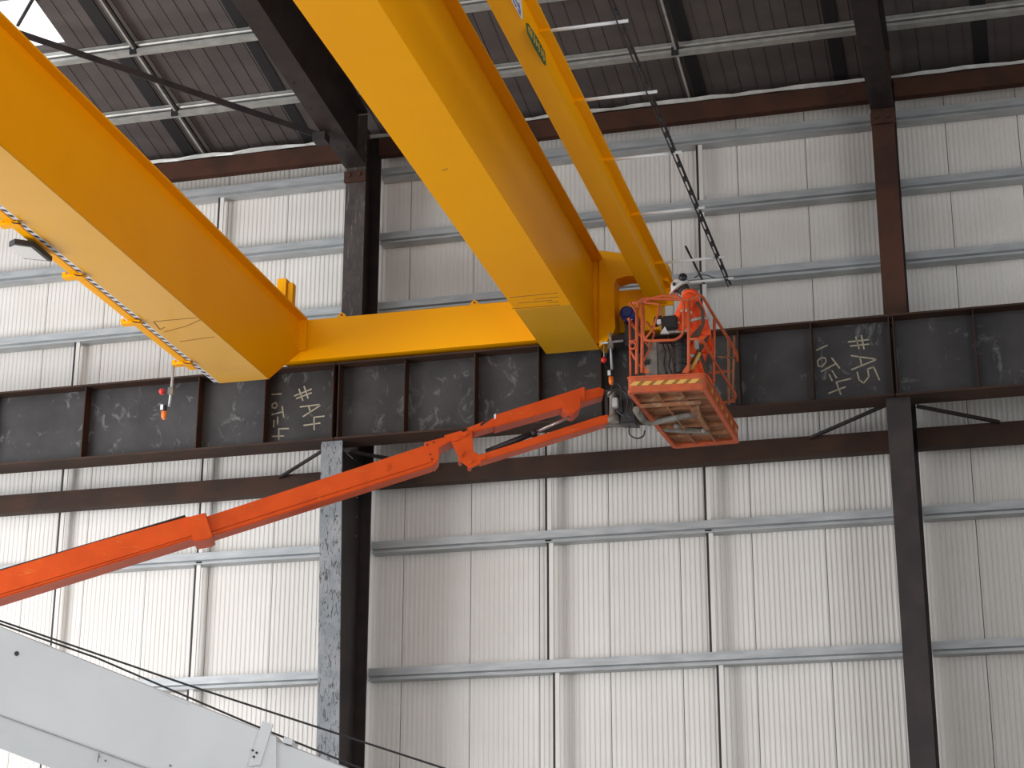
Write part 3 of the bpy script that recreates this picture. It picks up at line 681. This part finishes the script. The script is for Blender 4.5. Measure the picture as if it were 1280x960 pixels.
# ---- basket
FLc, FRc, BRc, BLc = at(784, 490, 25.3), at(882, 485.5, 25.3), at(924, 553, 27.7), at(842, 560, 27.6)
zbk = lambda u, v: (FLc*(1-u)+FRc*u)*(1-v)+(BLc*(1-u)+BRc*u)*v
def bpt(u, v, h=0.0): return zbk(u, v)+V(0, 0, h)
def rounded(inset=0.0, r=0.07):
    out = []
    for (u, v), (du0, dv0), (du1, dv1) in (((0, 0), (0, 1), (1, 0)), ((1, 0), (-1, 0), (0, 1)), ((1, 1), (0, -1), (-1, 0)), ((0, 1), (1, 0), (0, -1))):
        uu = inset if u == 0 else 1-inset; vv = inset*0.45 if v == 0 else 1-inset*0.45
        ru, rv = r*1.1, r*0.5
        for k in range(5):
            t_ = k/4
            a0 = (uu+du0*ru, vv+dv0*rv); a1 = (uu, vv); a2 = (uu+du1*ru, vv+dv1*rv)
            out.append(tuple(a0[i]*(1-t_)**2+2*a1[i]*t_*(1-t_)+a2[i]*t_*t_ for i in (0, 1)))
    return out
basket = MB()
ring_o = rounded(0.0); ring_i = rounded(0.02)
# kick board ring
def ringwall(mb, h0, h1, ro, ri):
    n = len(ro)
    A = [mb.bm.verts.new(bpt(u, v, h0)) for u, v in ro]; B = [mb.bm.verts.new(bpt(u, v, h1)) for u, v in ro]
    C = [mb.bm.verts.new(bpt(u, v, h1)) for u, v in ri]; D = [mb.bm.verts.new(bpt(u, v, h0)) for u, v in ri]
    for i in range(n):
        j = (i+1) % n
        for X_, Y_ in ((A, B), (B, C), (C, D), (D, A)): mb.bm.faces.new((X_[i], X_[j], Y_[j], Y_[i]))
ringwall(basket, 0.0, 0.21, ring_o, ring_i)
kb = basket.build('kick_board', 'orange_rail', lift)
mb = MB(); ringwall(mb, -0.012, 0.03, rounded(-0.008), rounded(0.05)); lsub(mb, 'lower_rim', 'orange_rail', kb)
mb = MB(); ringwall(mb, 0.2, 0.225, rounded(-0.01), rounded(0.03)); lsub(mb, 'upper_rim', 'orange_rail', kb)
n = 6
for k in range(n):
    u0 = 0.03+k*0.15
    for du, col, oy in ((0.0, 'yellowtape', -0.008), (0.09, 'scuff', -0.007)):
        f = lambda u, h: bpt(u, 0.0, h)+V(0, oy, 0)
        w_ = 0.09 if du == 0 else 0.06
        a_ = max(0.03, min(u0+du, 0.93)); b_ = min(a_+w_, 0.95)
        lsub(MB().prism([f(a_, 0.085), f(b_, 0.085), f(min(b_+0.06, 0.96), 0.145), f(min(a_+0.06, 0.95), 0.145)], (0, 0.004, 0)), 'hazard_stripe', col, kb)
for k in range(12):
    v0 = 0.08+k*0.072; g = lambda v, h: bpt(1.0, v, h)+V(0.006, 0, 0)
    lsub(MB().prism([g(v0, 0.07), g(v0+0.03, 0.07), g(v0+0.045, 0.14), g(v0+0.015, 0.14)], (0.003, 0, 0)), 'hazard_stripe', 'yellowtape' if k % 2 else 'scuff', kb)
# floor pans and ribs
nu, nv = 3, 6
for i in range(nu):
    for j in range(nv):
        u0, u1, v0, v1 = 0.04+i*0.92/nu, 0.04+(i+1)*0.92/nu, 0.02+j*0.96/nv, 0.02+(j+1)*0.96/nv
        MB().prism([bpt(u0, v0, 0.06), bpt(u1, v0, 0.06), bpt(u1, v1, 0.06), bpt(u0, v1, 0.06)], (0, 0, 0.02)).build('floor_pan', 'rust_floor', lift)
for i in range(1, nu): MB().bar(bpt(0.04+i*0.92/nu, 0.02, 0.035), bpt(0.04+i*0.92/nu, 0.98, 0.035), 0.025, 0.05).build('floor_rib', 'rust_floor', lift)
for j in range(1, nv): MB().bar(bpt(0.03, 0.02+j*0.96/nv, 0.035), bpt(0.97, 0.02+j*0.96/nv, 0.035), 0.025, 0.05).build('floor_rib', 'rust_floor', lift)
# support arm below the floor
zs = -0.07
def under(x, y): return atz(x, y, FLc.z+zs)
MB().tube([under(795, 512), under(803, 524), under(812, 528), under(840, 523), under(870, 517)], [0.05, 0.055, 0.055, 0.05, 0.045], 10).build('support_arm', 'greydirty', lift)
MB().bar(under(868, 512), under(884, 535), 0.07, 0.05).build('support_arm', 'rust_floor', lift)
MB().bar(under(822, 536), under(886, 540), 0.10, 0.05).build('support_arm', 'greydirty', lift)
MB().bar(under(800, 508), under(876, 503), 0.03, 0.05).build('support_arm', 'rust_floor', lift)
MB().box(under(870, 514)-V(.06, .1, .03), under(870, 514)+V(.06, .1, .06)).build('hinge_block', 'rust_floor', lift)
for x, y in ((846, 532), (880, 538)): MB().ball(under(x, y), 0.045, seg=10).build('hinge_pin', 'greydirty', lift)
# rails; each tube its own part
def rail(pts, r=0.021, m='orange_rail', name='guard_rail', smooth=False):
    P = [Vector(p_) for p_ in pts]
    return MB().tube(P, r, 8).build(name, m, lift)
def arc(p0, p1, p2, n=5): return [p0*(1-t/n)**2+p1*2*(t/n)*(1-t/n)+p2*(t/n)**2 for t in range(n+1)]
YF = 25.32
A_ = lambda x, y, Y=YF: at(x, y, Y)
rail([A_(796, 384), A_(796, 468)], 0.024); rail([A_(803, 378), A_(802.5, 466)], 0.024)
rail([A_(861, 374), A_(861, 464)], 0.024); rail([A_(893, 398, 25.9), A_(892, 478, 25.9)], 0.022)
rail([A_(911, 425, 26.9), A_(911, 506, 26.9)], 0.022, 'rust_floor'); rail([A_(918, 420, 27.5), A_(916, 500, 27.5)], 0.018, 'rust_floor')
# bottom loop of the entry rail
rail([A_(804, 386), *arc(A_(804, 415), A_(804, 427), A_(814, 426)), *arc(A_(842, 425), A_(854, 422), A_(854.5, 411)), *arc(A_(854.5, 385), A_(855, 373), A_(845, 370)), *arc(A_(830, 369.5), A_(812, 372), A_(802, 379), 4)])
# outer top rail: front, corner, right side, back
rail([*arc(A_(797, 386), A_(797, 374), A_(808, 373)), A_(862, 375), *arc(A_(872, 370), A_(877, 368), A_(880, 374, 25.5)), A_(893, 396, 25.9), A_(911, 424, 26.8), *arc(A_(917, 434, 27.2), A_(923, 444, 27.5), A_(921, 452, 27.55))], 0.022)
rail([A_(862, 424), *arc(A_(870, 423.5), A_(878, 424), A_(881, 430, 25.45)), A_(893, 452, 25.9), A_(910, 478, 26.7), *arc(A_(918, 490, 27.1), A_(922, 498, 27.4), A_(915, 500, 27.45))], 0.020)
rail([A_(898, 446, 26.2), A_(920, 448, 27.3)], 0.014, 'rust_floor')
# left side rails going back
Lp = lambda v, h: bpt(0.02, v, h)
rail([Lp(0.05, 0.2), Lp(0.05, 1.1)], 0.02); rail([Lp(0.5, 0.2), Lp(0.5, 1.1)], 0.02); rail([Lp(0.97, 0.2), Lp(0.97, 1.1)], 0.02)
rail([Lp(0.02, 1.1), Lp(0.97, 1.1), bpt(0.98, 0.97, 1.1)], 0.022); rail([Lp(0.05, 0.62), Lp(0.97, 0.62), bpt(0.98, 0.97, 0.62)], 0.018)
# gusset feet of the posts
for pts in (((861, 452), (861, 466), (852, 466)), ((803, 452), (803, 466), (812, 466))):
    MB().prism([A_(*q_, YF) for q_ in pts], (0, 0.02, 0)).build('gusset', 'orange_rail', lift)
# rail struts and ring lug at the left corner
rail([A_(803, 428), A_(816, 412), A_(822, 394), A_(824, 380), A_(800, 378)], 0.017)
rail([A_(808, 402, 25.5), A_(818, 416, 25.5), A_(813, 434, 25.4), A_(804, 452)], 0.017)
c = A_(791, 432, 25.3); MB().tube([c+V(0.045*math.cos(k*math.pi/6), 0, 0.05*math.sin(k*math.pi/6)) for k in range(12)], 0.017, 6, closed=True).build('ring_lug', 'orange_rail', lift)
rail([A_(788, 438), A_(796, 452)], 0.017); rail([A_(786, 427), A_(797, 425)], 0.015)
rail([A_(788, 378), A_(798, 396)], 0.012); rail([A_(786, 380, 25.5), A_(806, 376, 25.5), A_(820, 374, 25.5)], 0.02)
# control console inside the basket
P = A_(816, 447, 25.7)
cb = MB().prism([A_(806, 476, 25.6), A_(822, 476, 25.6), A_(820, 424, 25.6), A_(811, 424, 25.6)], (0.02, 0.32, 0)).build('control_box', 'greydirty', lift)
lsub(MB().box(A_(806.5, 456, 25.59), A_(812, 449, 25.59)+V(0, 0.01, 0)), 'socket', 'black', cb)
MB().prism([A_(820, 478, 25.7), A_(843, 478, 25.7), A_(838, 430, 25.7), A_(822, 430, 25.7)], (0, 0.3, 0)).build('console_body', 'greydirty', lift)
for pts in (((828, 428), (832, 440), (830, 455), (834, 468)), ((834, 428), (838, 445), (836, 460), (842, 470))):
    MB().tube([A_(x, y, 25.66) for x, y in pts], 0.01, 6).build('hose', 'black', lift)

# ============================================================ WORKER
def skin_mesh(name, verts, edges, m, parent=None, levels=2):
    me = bpy.data.meshes.new(name); me.from_pydata([v[0] for v in verts], edges, []); me.update()
    o = bpy.data.objects.new(name+'_tmp', me); COL.objects.link(o)
    o.modifiers.new('s', 'SKIN'); me.skin_vertices[0].data
    for i, v in enumerate(verts):
        r = v[1]; me.skin_vertices[0].data[i].radius = (r, r) if not isinstance(r, tuple) else r
        me.skin_vertices[0].data[i].use_root = (i == 0)
    sb = o.modifiers.new('d', 'SUBSURF'); sb.levels = levels; sb.render_levels = levels
    bpy.context.view_layer.update()
    dg = bpy.context.evaluated_depsgraph_get(); nm = bpy.data.meshes.new_from_object(o.evaluated_get(dg))
    bpy.data.objects.remove(o)
    nm.name = name; nm.materials.clear(); nm.materials.append(M[m])
    for p_ in nm.polygons: p_.use_smooth = True
    q_ = bpy.data.objects.new(name, nm); COL.objects.link(q_)
    if parent: q_.parent = parent; q_.matrix_parent_inverse = Matrix.Translation(-Vector(parent.location))
    return q_
DECK = FLc.z+0.08
A = at
hip = A(876, 424, 26.0); chest = A(866, 388, 25.95); neck = A(859, 367, 25.95)
headc = A(852, 361, 25.95)
shN = A(861, 374, 25.76); shF = A(860, 373, 26.14)
elN = A(853, 411, 25.72); haN = A(833, 403, 25.78)
elF = A(847, 398, 26.25); haF = A(824, 405, 26.15)
hiN = hip+V(0.01, -0.10, -0.06); hiF = hip+V(0.01, 0.10, -0.06)
def leg(h, dx, dy):
    foot = V(h.x+dx, h.y+dy, DECK+0.09); knee = (h+foot)/2+V(-0.13, 0, 0.02); return knee, foot
knN, foN = leg(hiN, -0.02, -0.03); knF, foF = leg(hiF, 0.10, 0.04)
worker = thing('person', 'person in orange hi-vis suit and white helmet with ear defenders leaning over the basket rail', 'person', V(hip.x, hip.y, DECK))
vs = [(hip, .13), (chest, .14), (neck-V(0, 0, .02), .065), (headc+V(0.03, 0, -0.03), .075), (headc+V(0, 0, 0.05), .085),
      (shN, .065), (elN, .045), (haN, .032), (shF, .065), (elF, .045), (haF, .032),
      (hiN, .09), (knN, .06), (foN, .045), (foN+V(-.16, 0, -.05), .035), (hiF, .09), (knF, .06), (foF, .045), (foF+V(-.16, 0, -.05), .035)]
es = [(0, 1), (1, 2), (2, 3), (3, 4), (1, 5), (5, 6), (6, 7), (1, 8), (8, 9), (9, 10), (0, 11), (11, 12), (12, 13), (13, 14), (0, 15), (15, 16), (16, 17), (17, 18)]
skin_mesh('body', vs, es, 'skin', worker)
mid = (chest+hip)/2
js = [(chest, (.20, .18)), (mid, .175), (hip+V(0, 0, .03), .175), (neck+V(0.035, 0, .005), .11), (shN, .105), ((shN+elN)/2+V(0, -.01, 0), .078), (elN, .07), ((elN*.4+haN*.6), .055), (shF, .10), ((shF+elF)/2, .078), (elF, .07), (elF*.4+haF*.6, .055), (hip-V(0, 0, .08), .17)]
jacket = skin_mesh('jacket', js, [(0, 1), (1, 2), (0, 3), (0, 4), (4, 5), (5, 6), (6, 7), (0, 8), (8, 9), (9, 10), (10, 11), (2, 12)], 'hivis', worker)
ts = [(hip-V(0, 0, .0), .155), (hiN, .105), (knN, .085), (foN+V(0, 0, .06), .075), (hiF, .105), (knF, .085), (foF+V(0, 0, .06), .075)]
skin_mesh('trousers', ts, [(0, 1), (1, 2), (2, 3), (0, 4), (4, 5), (5, 6)], 'hivis', worker)
for f in (foN, foF):
    skin_mesh('boot', [(f+V(.03, 0, -.03), .055), (f+V(-.08, 0, -.05), .05), (f+V(-.19, 0, -.055), .042), (f+V(0.01, 0, .08), .06)], [(0, 1), (1, 2), (0, 3)], 'black', worker)
def hand(h, el, side):
    d = (h-el).normalized(); n = V(0, 0, -1); s_ = d.cross(n).normalized()*side; n = d.cross(s_).normalized()
    if n.z > 0: n = -n
    vs = [(h, .034), (h+d*.06, .036)]; es = [(0, 1)]
    for k, (o_, L) in enumerate(((-.03, .07), (-.01, .082), (.012, .076), (.032, .06))):
        b = len(vs); vs += [(h+d*.09+s_*o_, .0125), (h+d*(.09+L*.45)+s_*o_+n*.018, .0115), (h+d*(.09+L*.65)+s_*o_+n*(.018+L*.45), .010)]
        es += [(1, b), (b, b+1), (b+1, b+2)]
    b = len(vs); vs += [(h+d*.04-s_*.045, .014), (h+d*.085-s_*.055+n*.02, .012)]; es += [(0, b), (b, b+1)]
    skin_mesh('glove', vs, es, 'black', worker)
MB().ball(A(863, 369, 25.95), 0.12, 0.14, 0.085, seg=16).build('hood', 'hivis', worker)
hand(haN, elN, 1); hand(haF, elF, -1)
# head furniture
fd = V(-0.86, -0.10, -0.5).normalized()     # facing left and down
sd = V(0.1, -1, 0).normalized(); ud = sd.cross(fd).normalized()
if ud.z < 0: ud = -ud
hc = headc+V(0, 0, 0.0)
def hp(f, s_, u): return hc+fd*f+sd*s_+ud*u
mb = MB(); mb.tube([hp(0.09, 0, -0.01), hp(0.125, 0, -0.035)], [0.012, 0.018], 6); mb.build('nose', 'skin', worker)
for s_ in (-.033, .033): MB().ball(hp(0.085, s_, 0.015), 0.013, seg=8).build('eye', 'label', worker)
for s_ in (-.035, .035): MB().ball(hp(0.097, s_, 0.012), 0.028, 0.028, 0.02, seg=10).build('goggle_lens', 'black', worker)
MB().bar(hp(0.095, -.03, -0.062), hp(0.095, .03, -0.062), 0.012, 0.01).build('mouth', 'red', worker)
MB().ball(hp(-0.02, 0, -0.01), 0.088, 0.084, 0.10).build('hair', 'hair', worker)
# helmet: half dome with brim
mb = MB(); segs = 20; rings = []
for i in range(7):
    a_ = i/6*math.pi/2*0.98; rr_ = math.cos(a_); zz = math.sin(a_)
    rings.append([mb.bm.verts.new(hp(0.148*rr_*math.cos(t), 0.13*rr_*math.sin(t), 0.02+0.15*zz)) for t in [k*2*math.pi/segs for k in range(segs)]])
for i in range(6):
    for k in range(segs):
        f_ = mb.bm.faces.new((rings[i][k], rings[i][(k+1) % segs], rings[i+1][(k+1) % segs], rings[i+1][k])); f_.smooth = True
mb.bm.faces.new(rings[6])
hm = mb.build('helmet', 'helmet', worker)
mb = MB(); mb.prism([hp(0.148*math.cos(t)*(1.0+0.28*max(0, math.cos(t))), 0.137*math.sin(t), 0.012) for t in [k*2*math.pi/24 for k in range(24)]], ud*0.012)
lsub(mb, 'brim', 'helmet', hm)
lsub(MB().tube([hp(-0.075, 0.07, 0.10), hp(-0.10, 0.13, 0.10), hp(-0.11, 0.155, 0.105)], [0.058, 0.06, 0.04], 16), 'ear_defender', 'black', hm)
lsub(MB().tube([hp(-0.075, -0.07, 0.10), hp(-0.10, -0.13, 0.125), hp(-0.11, -0.155, 0.13)], [0.065, 0.068, 0.045], 16), 'ear_defender', 'black', hm)
lsub(MB().box(hp(0.07, 0.12, 0.07)-V(.02, .03, .02), hp(0.07, 0.12, 0.07)+V(.02, .01, .02)), 'vent', 'black', hm)
# reflective bands and harness
def band(c0, ax, r, name, m, w=0.05):
    ax = ax.normalized(); MB().tube([c0-ax*w/2, c0+ax*w/2], r, 18).build(name, m, worker)
ax = hip-chest
band(chest+ax*0.42, ax, 0.19, 'reflective_band', 'reflect', 0.045)
band(shN+(elN-shN)*0.45, elN-shN, 0.085, 'reflective_band', 'reflect', 0.04)
band(hiN+(knN-hiN)*0.75, knN-hiN, 0.098, 'reflective_band', 'reflect', 0.045)
for pts in (((871, 377, 25.7), (878, 388, 25.7), (879, 405, 25.72), (872, 420, 25.78)), ((877, 408, 25.75), (868, 418, 25.78), (862, 428, 25.82)), ((864, 455, 25.8), (880, 430, 25.78), (886, 418, 25.85)), ((872, 428, 25.78), (878, 450, 25.8), (884, 468, 25.8))):
    mb = MB(); P = [at(*p_) for p_ in pts]
    for i in range(len(P)-1): mb.bar(P[i], P[i+1], 0.05, 0.012, up=(0, -1, 0))
    mb.build('harness_strap', 'strap', worker)
P = [at(864, 462, 25.72), at(875, 441, 25.72)]
MB().tube(P, 0.028, 8).build('rope_pouch', 'yellowtape', worker)
P = at(871, 431, 25.72); MB().box(P-V(.03, .02, .07), P+V(.03, .02, .07)).build('karabiner', 'galv', worker)
# tool bag and fittings on the rail
bag = thing('tool_bag', 'black ribbed tool bag hanging inside the basket in front of the worker', 'bag', at(850, 468, 25.5))
cs = [at(851, y, 25.55) for y in (424, 432, 440, 448, 456, 464, 470)]
MB().tube(cs, [0.06, 0.085, 0.09, 0.088, 0.085, 0.08, 0.06], 14).build('bag_body', 'black', bag)
for c_ in cs[1:5]: MB().tube([c_-V(0, 0, .01), c_+V(0, 0, .01)], 0.096, 14).build('rib', 'black', bag)
t = thing('hoist_tool', 'black power tool with white casing held out by the worker', 'tool', haN)
MB().box(at(827, 412, 25.58), at(846, 393, 25.58)+V(0, 0.1, 0)).build('tool_body', 'black', t, 0.02)
MB().prism([at(825, 417, 25.54), at(836, 417, 25.54), at(831, 408, 25.54)], (0, 0.03, 0)).build('casing', 'label', t)
MB().box(at(821, 405, 25.6), at(826, 399, 25.6)+V(0, .03, 0)).build('casing', 'label', t)
MB().tube([at(827, 397, 25.64), at(820, 398, 25.64), at(819, 403, 25.64)], 0.035, 8).build('tool_head', 'black', t)

# ============================================================ WHITE CRANE BOOM, lower left
PA = at(0, 785, 17.0); PBb = at(430, 957, 17.6)
dh = V(PBb.x-PA.x, PBb.y-PA.y, 0).normalized(); NC = V(dh.y, -dh.x, 0)
if NC.y > 0: NC = -NC
def cpnt(x, y, off=0.0): return atp(x, y, PA+NC*off, NC)
mc = thing('mobile_crane', 'white telescopic crane boom rising at the lower left corner', 'crane', V(-3.0, 17.5, 0))
def cplate(pts, off, thick, name, m='whitepaint', bevel=0.0): return MB().prism([cpnt(x, y, off) for x, y in pts], -NC*thick).build(name, m, mc, bevel)
def facet(xa, xb, top, crease, bot, name, off=0.0, thick=0.5, drop=0.0):
    a = [cpnt(xa, top[0], off), cpnt(xa, crease[0], off), cpnt(xa, bot[0], off-0.16)]
    b = [cpnt(xb, top[1], off), cpnt(xb, crease[1], off), cpnt(xb, bot[1], off-0.16)]
    k = -NC
    A_2 = [a[0]+k*0.04+V(0, 0, .015), a[0], a[1], a[2], a[2]+k*(thick-0.32), a[1]+k*thick, a[0]+k*thick]
    B_2 = [b[0]+k*0.04+V(0, 0, .015), b[0], b[1], b[2], b[2]+k*(thick-0.32), b[1]+k*thick, b[0]+k*thick]
    return MB().loft(A_2, B_2).build(name, 'whitepaint', mc)
s1c = facet(-260, 345, (681, 921), (799, 1015), (835, 1068), 'boom_section')
s2c = facet(300, 620, (909, 1033), (995, 1105), (1040, 1150), 'boom_section', off=-0.05, thick=0.4)
cplate([(328, 901), (341, 905), (325, 956), (310, 958), (316, 940)], 0.02, 0.04, 'wear_plate')
cplate([(355, 921), (366, 925), (364, 931), (354, 928)], 0.0, 0.3, 'lug')
for x, y in ((316, 938), (317.5, 946), (321, 941)): bolt(mc, cpnt(x, y, 0.02), n=NC, r=0.012, h=0.01, m='steel_dark')
for x, y in ((21, 817),): bolt(mc, cpnt(x, y, 0.0), n=NC, r=0.025, h=0.006, m='black')
MB().bar(cpnt(-100, 858, 0.004), cpnt(290, 999, 0.004), 0.008, 0.006).build('weld_seam', 'greydirty', mc)
for x, y in ((124, 946), (213, 957), (132, 951)): bolt(mc, cpnt(x, y, 0.0), n=NC, r=0.012, h=0.01, m='greydirty')
for a_, b_ in (((42, 797), (70, 811)), ((200, 864), (235, 880))): MB().bar(cpnt(*a_, 0.003), cpnt(*b_, 0.003), 0.015, 0.006).build('reflector_strip', 'label', mc)
MB().bar(cpnt(124, 941, 0.002), cpnt(122, 953, 0.002), 0.006, 0.006).build('weld_seam', 'steel_dark', mc)
def wire(pts): 
    MB().tube([cpnt(x, y, -0.15) for x, y in pts], 0.011, 6).build('hoist_rope', 'black', mc)
wire([(-150, 728), (0, 776), (240, 858), (480, 936), (640, 988)])
wire([(-150, 730), (0, 780), (120, 822), (311, 904), (450, 960), (600, 1022)])
# carrier of the crane, outside the frame
b0 = cpnt(620, 1080, -0.2)
MB().bar(b0, V(b0.x+1.2, b0.y+0.3, 0.9), 0.5, 0.6).build('boom_section', 'whitepaint', mc)
MB().box((b0.x+0.2, b0.y-1.2, 0.55), (b0.x+6.0, b0.y+1.4, 1.05)).build('carrier_deck', 'whitepaint', mc, 0.04)
for dx in (1.0, 2.6, 4.8):
    for dy in (-1.05, 1.25): MB().tube([(b0.x+dx, b0.y+dy-0.18, 0.5), (b0.x+dx, b0.y+dy+0.18, 0.5)], 0.5, 20).build('wheel', 'black', mc)
